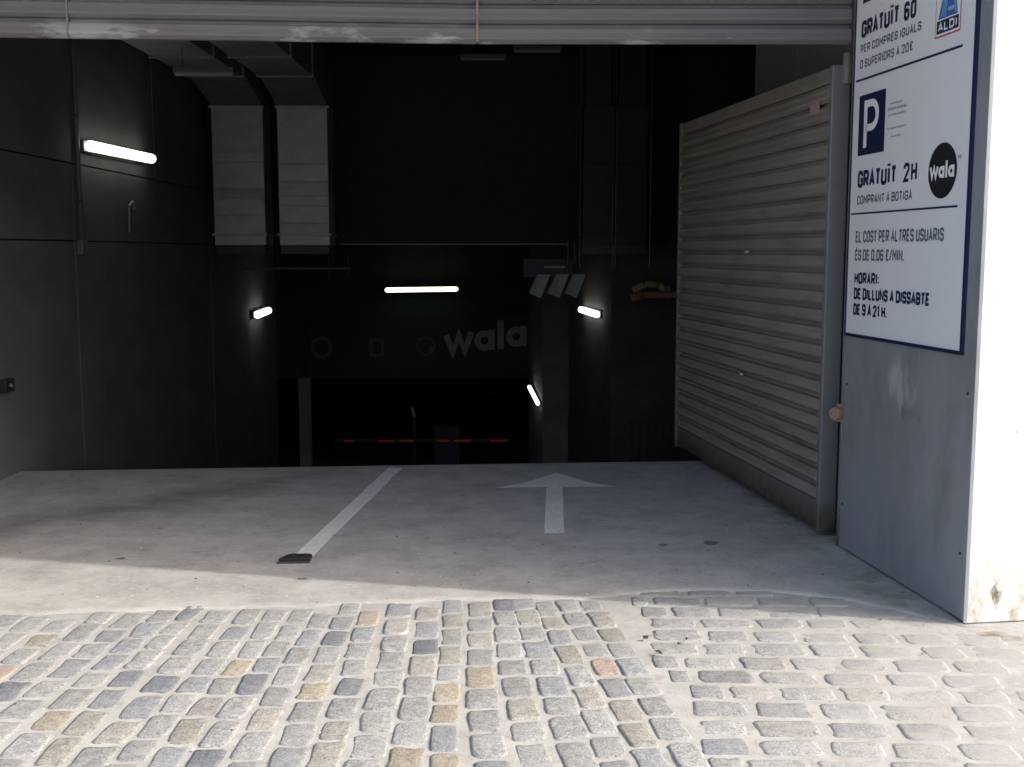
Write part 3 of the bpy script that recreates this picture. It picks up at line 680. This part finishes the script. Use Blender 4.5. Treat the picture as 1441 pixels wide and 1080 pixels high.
# blue supermarket logo
k = Ink(); k.rect(.818, 1.030, 2.540, 2.790, .0006); q = part('shop_logo', k.b, M['red_print'], sn)
k = Ink(); k.rect(.823, 1.025, 2.547, 2.785, .0010); part('logo_border', k.b, M['white_print'], q)
k = Ink(); k.rect(.832, 1.016, 2.556, 2.612, .0014); part('logo_band', k.b, M['navy'], q)
k = Ink(); k.poly([(.842, 2.618), (1.006, 2.618), (.966, 2.78), (.905, 2.78)], .0014); part('logo_letter', k.b, M['blue_print'], q)
k = Ink()
for a_ in range(3): k.strip([(.868 + a_ * .016, 2.626), (.916 + a_ * .007, 2.768)], .006, .0018)
k.strip([(.925, 2.650), (.975, 2.650)], .016, .0018); k.strip([(.958, 2.768), (.990, 2.626)], .008, .0018)
part('logo_stripe', k.b, M['lightblue_print'], q)
k = Ink(); ink_text(k, 'ALDI', .846, 1.002, 2.565, 2.604, .0085, .0018); part('logo_word', k.b, M['white_print'], q)

# ================================================================= MARKINGS
def marking(name, polys, z, m, label):
    b = MB()
    for p in polys: n = len(b.v); b.v += [(x, y, z) for x, y in p]; b.f.append(tuple(range(n, n + len(p))))
    xs = [v[0] for v in b.v]; ys = [v[1] for v in b.v]; c = Vector((sum(xs) / len(xs), sum(ys) / len(ys), z))
    b.v = [tuple(Vector(v) - c) for v in b.v]
    o = part(name, b, M[m]); o.location = c; tag(o, label, 'road marking'); return o
def rough_line(a, c, w0, w1, n=14, seed=0):
    r_ = random.Random(seed); a = Vector(a); c = Vector(c); L1 = []; L2 = []
    for i in range(n + 1):
        t = i / n; p = a.lerp(c, t); w_ = w0 + (w1 - w0) * t
        L1.append((p.x - w_ / 2 + r_.uniform(-.004, .004), p.y)); L2.append((p.x + w_ / 2 + r_.uniform(-.004, .004), p.y))
    return [[L1[i], L2[i], L2[i + 1], L1[i + 1]] for i in range(n)]
marking('lane_line', rough_line((-1.103, 5.70), (-.868, 8.12), .105, .105), .0060, 'paint', 'worn white lane line running up the driveway to the ramp crest')
marking('lane_arrow', [[(.185, 6.186), (.298, 6.186), (.345, 7.44), (.235, 7.44)], [(-.114, 7.41), (.235, 7.44), (.345, 7.44), (.718, 7.457), (.55, 7.58), (.323, 7.93), (.09, 7.58)]], .0060, 'paint', 'white painted arrow pointing down the ramp')
marking('faded_patch', [[(-.17, 7.39), (-.11, 7.42), (-.05, 7.50), (-.10, 7.50)]], .0058, 'ghost', 'small faded paint fleck left of the arrow head')

# ================================================================= FLOOR STOP
fs = root('floor_stop', (-1.127, 5.63, 0), 'black steel gate stop box bolted to the concrete at the end of the lane line', 'gate stop')
pts = [(-1.208, 5.585), (-1.046, 5.60), (-1.048, 5.675), (-1.175, 5.672)]
part('housing', MB().prism(pts, .004, .028), M['black_steel'], fs, bevel=.006)
part('top_plate', MB().prism([(-1.165, 5.602), (-1.055, 5.61), (-1.057, 5.66), (-1.155, 5.656)], .0285, .033), M['black_steel'], fs, bevel=.002)
part('lip', MB().prism([(-1.214, 5.565), (-1.042, 5.575), (-1.044, 5.583), (-1.210, 5.577)], .004, .014), M['steel'], fs, bevel=.002)
for x in (-1.14, -1.075): part('bolt', MB().bar((x, 5.632, .033), (x, 5.632, .040), .009, 6), M['steel'], fs)

# ================================================================= LAMPS
def tube_lamp(name, a, c, out, label, group, r=.03, m='tube', hood=True):
    """tube between a and c, standing off along out"""
    a = Vector(a); c = Vector(c); out = Vector(out).normalized(); d = (c - a).normalized()
    t = root(name, tuple((a + c) / 2), label, 'lamp', group)
    up = d.cross(out).normalized()
    def slab(w_, h_, off0, off1, e0=0, e1=0):
        p = a - d * e0; q = c + d * e1; V = []
        for e in (p, q):
            for s_, o_ in ((-1, off0), (1, off0), (1, off1), (-1, off1)): V.append(e + up * s_ * w_ / 2 + out * o_)
        return MB().add(V, [(0, 1, 2, 3), (7, 6, 5, 4), (0, 4, 5, 1), (1, 5, 6, 2), (2, 6, 7, 3), (3, 7, 4, 0)])
    if hood: part('housing', slab(r * 2.1, 0, -.075, -r * .9, .03, .03), M['pvc'], t, bevel=.003)
    part('tube', MB().bar(a, c, r, 12).bar(a, a - d * r * .7, r * .98, 12, r * .45).bar(c, c + d * r * .7, r * .98, 12, r * .45), M[m], t)
    part('bracket', slab(r * 2.6, 0, -.098, -.0755, -.25, -.25), M['pvc'], t)
    return t
tube_lamp('tube_lamp', (-3.50, 9.36, 2.475), (-3.50, 10.95, 2.500), (1, 0, 0), 'largest lit tube lamp, high on the left wall beside the conduit', 'lit tube lamps', .044)
tube_lamp('tube_lamp', (-3.50, 15.25, .742), (-3.50, 15.95, .765), (1, 0, 0), 'small lit tube lamp far along the left wall', 'lit tube lamps', .048)
tube_lamp('tube_lamp', (1.13, 14.78, .775), (.98, 15.75, .79), (-1, -.2, 0), 'small lit tube lamp on the right wall below the metal air outlets', 'lit tube lamps', .044)
tube_lamp('tube_lamp', (.51, 21.7, -1.37), (.36, 23.0, -1.20), (-1, -.1, 0), 'lowest and smallest lit tube lamp deep down the ramp', 'lit tube lamps', .038)
tube_lamp('tube_lamp', (-2.66, 23.6, .80), (-1.18, 23.6, .82), (0, -1, 0), 'greenish lit tube lamp facing the entrance in the middle of the ramp', 'lit tube lamps', .050, 'tube_g')
def batten(a, c, label):
    t = root('ceiling_batten', ((a[0] + c[0]) / 2, a[1], a[2]), label, 'lamp', 'unlit ceiling battens')
    part('housing', MB().box(a[0], c[0], a[1] - .04, a[1] + .04, a[2] + .03, a[2] + .07), M['pvc'], t, bevel=.004)
    part('diffuser', MB().box(a[0] + .01, c[0] - .01, a[1] - .03, a[1] + .03, a[2], a[2] + .029), M['tube_off'], t, bevel=.006)
    for x in (a[0] + .08, c[0] - .08): part('hanger', MB().bar((x, a[1], a[2] + .07), (x, a[1], 3.998), .004, 6), M['steel'], t)
batten((-3.105, 10.45, 3.21), (-2.55, 10.45, 3.21), 'unlit ceiling batten at the left in front of the air ducts')
batten((-.59, 13.0, 3.77), (-.07, 13.0, 3.77), 'left of two unlit battens just under the shutter edge')
batten((.01, 12.7, 3.805), (.55, 12.7, 3.805), 'right of two unlit battens just under the shutter edge')

# ================================================================= WALL FITTINGS
cd = root('conduit', (-3.57, 9.28, 1.64), 'vertical grey conduit pipe running down the left wall to a small box', 'pipe')
part('pipe', MB().bar((-3.575, 9.28, 1.70), (-3.575, 9.28, 3.99), .021, 10), M['pvc'], cd, smooth=True)
part('box', MB().box(-3.596, -3.54, 9.22, 9.34, 1.58, 1.70), M['pvc'], cd, bevel=.008)
for z in (2.0, 2.7, 3.3): part('clip', MB().box(-3.598, -3.55, 9.25, 9.31, z, z + .02), M['steel'], cd)
hk = root('bent_pipe', (-3.57, 10.5, 1.76), 'short bent pipe on the left wall under the large lit tube', 'pipe')
part('pipe', MB().bar((-3.565, 10.42, 1.78), (-3.565, 10.44, 2.02), .016, 8).bar((-3.565, 10.44, 2.02), (-3.565, 10.55, 2.07), .016, 8), M['pvc'], hk)
part('outlet', MB().bar((-3.565, 10.55, 2.07), (-3.565, 10.56, 1.99), .024, 8), M['pvc'], hk)
sb = root('switch_box', (-3.59, 7.77, .62), 'small dark switch box low on the left wall by the photo edge', 'box')
part('case', MB().box(-3.597, -3.54, 7.70, 7.84, .62, .71), M['black_steel'], sb, bevel=.005)
part('button', MB().bar((-3.54, 7.77, .665), (-3.53, 7.77, .665), .014, 8), M['rust'], sb)

# ================================================================= AIR DUCTS
def duct(x0, x1, label, m, ribs, horiz=True, z0=1.68):
    t = root('air_duct', ((x0 + x1) / 2, 13.2, z0), label, 'air duct', 'square sheet metal air ducts')
    y0, y1 = 13.0, 13.42
    part('drop', MB().box(x0, x1, y0, y1, z0, 3.25), M[m], t, bevel=.004)
    for z in ribs: part('rib', MB().box(x0 - .004, x1 + .004, y0 - .022, y1 + .003, z, z + .016), M[m], t, bevel=.003)
    lv = [z0 + .136] + sorted(ribs) + [3.239]; rb = random.Random(int(x0 * 100))
    for za, zb in zip(lv, lv[1:]):                    # cross-broken sheet bays, each a little bowed
        za += .017; zb -= .001; d0 = rb.uniform(.002, .016); d1 = .018 - d0
        V = [(x0 + .006, y0 - .001, za), (x1 - .006, y0 - .001, za), (x1 - .006, y0 - .001, zb), (x0 + .006, y0 - .001, zb),
             (x0 + .006, y0 - d0, za), (x1 - .006, y0 - d0, za), (x1 - .006, y0 - d1, zb), (x0 + .006, y0 - d1, zb)]
        part('sheet_bay', MB().add(V, [(3, 2, 1, 0)[::-1], (4, 5, 6, 7), (0, 1, 5, 4), (1, 2, 6, 5), (2, 3, 7, 6), (3, 0, 4, 7)]), M[m], t)
    part('flange', MB().box(x0 - .022, x1 + .022, y0 - .03, y1 + .02, z0 + .11, z0 + .135), M[m], t, bevel=.003)
    part('flange', MB().box(x0 - .022, x1 + .022, y0 - .03, y1 + .02, 3.24, 3.265), M[m], t, bevel=.003)
    part('outlet_collar', MB().box(x0 + .012, x1 - .012, y0 + .012, y1 - .012, z0 - .10, z0 - .001), M['black_steel'], t)
    if horiz:
        sec = [(13.0, 3.266), (12.1, 3.49), (12.1, 3.90), (13.42, 3.90), (13.42, 3.266)]
        n = 5; V = [(x0, y, z) for y, z in sec] + [(x1, y, z) for y, z in sec]
        part('elbow', MB().add(V, [tuple(range(5)), tuple(range(9, 4, -1))] + [(i, 5 + i, 5 + (i + 1) % 5, (i + 1) % 5) for i in range(5)]), M['galv_shaded'], t)
        part('run', MB().box(x0 + .002, x1 - .002, 6.7, 12.085, 3.46, 3.90), M['galv_shaded'], t, bevel=.004)
        for y in (12.08, 10.9, 9.7, 8.5, 7.3): part('flange', MB().box(x0 - .02, x1 + .02, y - .015, y + .015, 3.44, 3.92), M['galv_shaded'], t, bevel=.003)
    else:
        part('neck', MB().box(x0 + .03, x1 - .03, y0 + .04, y1 - .04, 3.267, 3.998), M[m], t)
    for x in (x0 - .035, x1 + .035): part('rod', MB().bar((x, 12.99, 1.42), (x, 12.99, 3.99), .006, 6), M['steel'], t)
duct(-3.455, -2.862, 'left air duct of the bright pair at the left, dropping from the ceiling', 'galv', (2.02, 2.20, 2.32, 2.62, 2.74))
duct(-2.700, -2.122, 'right air duct of the bright pair at the left, beside the black header wall', 'galv', (1.93, 2.12, 2.24, 2.40, 2.60))
duct(.825, 1.165, 'left air duct of the dark bluish pair at the right', 'galv_dark', (2.6,), False)
duct(1.205, 1.567, 'right air duct of the dark bluish pair, nearest the open gate leaf', 'galv_dark', (2.6,), False)
hr = root('duct_rail', (-2.5, 12.96, 1.40), 'thin metal hanging rail under the bright pair of ducts', 'rail')
part('channel', MB().box(-3.12, -1.88, 12.93, 12.965, 1.395, 1.425), M['galv_dark'], hr)
for x in (-2.70, -2.12, -1.90): part('rod', MB().bar((x, 12.94, 1.30), (x, 12.94, 1.55), .008, 6), M['steel'], hr)

ao = root('air_outlet', (.47, 13.3, 1.06), 'cluster of slanted sheet metal air outlets hanging left of the dark ducts', 'air duct')
part('plenum', MB().box(.14, .72, 13.2, 13.5, 1.30, 1.52), M['galv_dark'], ao, bevel=.004)
def spout(x, m):
    V = [(x, 13.15, 1.34), (x + .16, 13.15, 1.34), (x + .16, 13.4, 1.34), (x, 13.4, 1.34), (x - .10, 13.08, 1.12), (x + .04, 13.08, 1.06), (x + .04, 13.36, 1.06), (x - .10, 13.36, 1.12)]
    return MB().add(V, [(0, 3, 2, 1), (4, 5, 6, 7), (0, 1, 5, 4), (1, 2, 6, 5), (2, 3, 7, 6), (3, 0, 4, 7)])
for x in (.30, .52, .72): part('spout', spout(x, 'galv'), M['galv'], ao, bevel=.006)
for x in (.66, .74): part('rod', MB().bar((x, 13.1, 1.45), (x, 13.1, 1.72), .014, 8), M['steel'], ao)
part('bracket', MB().box(.38, .62, 13.12, 13.16, 1.41, 1.44), M['steel'], ao)

pc = root('lagged_pipes', (1.75, 13.6, 1.0), 'bent yellowish lagged pipes low at the right by the gate leaf', 'pipe')
part('pipe', MB().bar((1.48, 13.6, 1.13), (1.62, 13.58, 1.21), .045, 10).bar((1.62, 13.58, 1.21), (1.80, 13.6, 1.20), .045, 10).bar((1.80, 13.6, 1.20), (1.90, 13.6, 1.12), .045, 10), M['insul'], pc, smooth=True)
part('pipe', MB().bar((1.45, 13.5, 1.04), (1.60, 13.5, 1.08), .05, 10).bar((1.60, 13.5, 1.08), (2.6, 13.6, 1.09), .04, 10), M['rust'], pc, smooth=True)
part('valve', MB().bar((1.92, 13.55, 1.03), (1.92, 13.55, 1.19), .03, 8), M['steel'], pc)

rl = root('ramp_railing', (1.5, 12, -.9), 'brown barred railing at the lower right behind the gate leaf', 'railing')
rz = ramp_z(12, 1.5)
for i in range(6): part('bar', MB().box(1.30 + i * .085, 1.335 + i * .085, 11.98, 12.0, rz, -.27), M['wood'], rl)
part('top_rail', MB().box(1.27, 1.82, 11.965, 12.015, -.268, -.23), M['wood'], rl)

# ================================================================= FAR END OF THE RAMP
def ban_pt(x, z, d): return (x, 23.9 - d, z)
bn = root('shop_banner', (-1.5, 23.95, -1.0), 'dark shop banner with dim round logos and the word wala deep down the ramp', 'banner')
part('cloth', MB().box(-4.35, .55, 23.9, 23.93, -1.05, .25), M['banner'], bn)
k = Ink(ban_pt); wala(k, -1.44, -.62, .44, .135, .004, .12); part('logo_word', k.b, M['banner_print'], bn)
k = Ink(ban_pt); ring(k, -4.12, -.45, .20, .07, .004); part('round_logo', k.b, M['banner_dim'], bn)
k = Ink(ban_pt); k.strip([(-3.05, -.62), (-2.80, -.62), (-2.80, -.28), (-3.05, -.28)], .06, .004, True); part('square_logo', k.b, M['banner_dim'], bn)
k = Ink(ban_pt); ring(k, -1.86, -.42, .19, .04, .004); disc(k, -1.74, -.50, .07, .005); part('round_logo', k.b, M['banner_dim'], bn)

pb = root('parking_barrier', (-1.35, 22.7, ZL), 'dark parking barrier with red banded arm lowered at the foot of the ramp', 'barrier')
part('cabinet', MB().box(-1.62, -1.10, 22.6, 23.0, ZL, ZL + 1.05), M['cab_blue'], pb, bevel=.02)
part('arm', MB().box(-3.65, -.02, 22.50, 22.55, -2.295, -2.215), M['banner'], pb, bevel=.006)
for x0_, x1_ in ((-3.45, -3.25), (-2.75, -2.42), (-2.32, -2.02), (-1.55, -1.28), (-1.2, -.86), (-.45, -.1)):
    part('red_band', MB().box(x0_, x1_, 22.488, 22.4995, -2.275, -2.235), M['reflect_red'], pb)
part('barrier_post', MB().bar((-2.02, 22.6, ZL), (-2.02, 22.6, -1.72), .035, 8), M['banner'], pb)
part('painted_gleam', MB().bar((-2.06, 22.5, -1.55), (-2.0, 22.5, -1.75), .03, 8), M['tube_off'], pb)  # pale bar painting in the gleam on the barrier post

# ================================================================= LITTER AND GRIT
def leaf(x, y, s, a, label):
    r_ = random.Random(int(x * 1000)); pts = []
    for i in range(9):
        t = 2 * math.pi * i / 9; rr = s * (1 if i % 2 else .62) * r_.uniform(.8, 1.1)
        pts.append((rr * math.cos(t), rr * .6 * math.sin(t), .012 + .008 * r_.random()))
    b = MB().add(pts + [(0, 0, .022)] + [(p[0], p[1], p[2] - .0015) for p in pts], [(i, (i + 1) % 9, 9) for i in range(9)] + [tuple(range(18, 9, -1))] + [(10 + i, 10 + (i + 1) % 9, (i + 1) % 9, i) for i in range(9)])
    o = part('dry_leaf', b, M['leafm']); o.location = (x, y, .0); o.rotation_euler = (0, 0, a); tag(o, label, 'leaf', 'brown leaf scraps on the setts')
leaf(.555, 4.44, .020, .3, 'left of the two upper brown leaf scraps on the setts')
leaf(.60, 4.50, .012, .9, 'tiniest brown leaf scrap at the top of the scattered few')
leaf(.585, 4.27, .022, 2.0, 'lowest brown leaf scrap on the setts')
leaf(.72, 4.42, .014, 1.1, 'right brown leaf scrap lying at the edge of a sett')
leaf(.68, 4.36, .011, 2.6, 'small brown leaf crumb between the other scraps')
def grit(m, n, seed, name, smin, smax):
    r_ = random.Random(seed); b = MB()
    for _ in range(n):
        x = r_.uniform(-3.3, 1.7); y = r_.uniform(apron_edge(x) + .05, crest(x) - .1) if r_.random() < .8 else r_.uniform(3.4, 4.8)
        s = r_.uniform(smin, smax); z = .0035
        V = [(x + s * r_.uniform(.7, 1.6) * math.cos(t), y + s * math.sin(t), z) for t in (0, 1.25, 2.5, 3.8, 5.0)] + [(x, y, z + s * .7)]
        b.add(V, [(i, (i + 1) % 5, 5) for i in range(5)] + [(4, 3, 2, 1, 0)])
    o = part(name, b, M[m]); tag(o, kind='stuff')
grit('grit', 110, 5, 'grit', .003, .008)
grit('grit_pale', 110, 6, 'pale_grit', .0025, .006)
def oil(x, y, w_, h_, seed, label):
    r_ = random.Random(seed); n = 14
    pts = [(w_ * math.cos(2 * math.pi * i / n) * r_.uniform(.7, 1.1), h_ * math.sin(2 * math.pi * i / n) * r_.uniform(.6, 1.1), 0) for i in range(n)]
    o = part('oil_stain', MB().add(pts, [tuple(range(n))]), M['stain']); o.location = (x, y, .0056); tag(o, label, 'stain', 'dark spots on the driveway concrete')
M['stain'] = mat('old_oil_stain', (0.17, 0.16, 0.155), 0.8, var=0.25, scale=30, bump=0.3)
for i, (x, y, w_, h_, lb) in enumerate([(1.10, 5.98, .045, .05, 'dark spot on the concrete nearest the foot of the gate leaf'), (.83, 5.93, .03, .035, 'dark spot on the concrete between arrow and gate leaf'),
        (-2.05, 5.66, .028, .03, 'dark spot on the concrete left of the gate stop'), (-1.03, 5.30, .03, .02, 'dark spot in the concrete just below the gate stop')]):
    oil(x, y, w_, h_, i, lb)
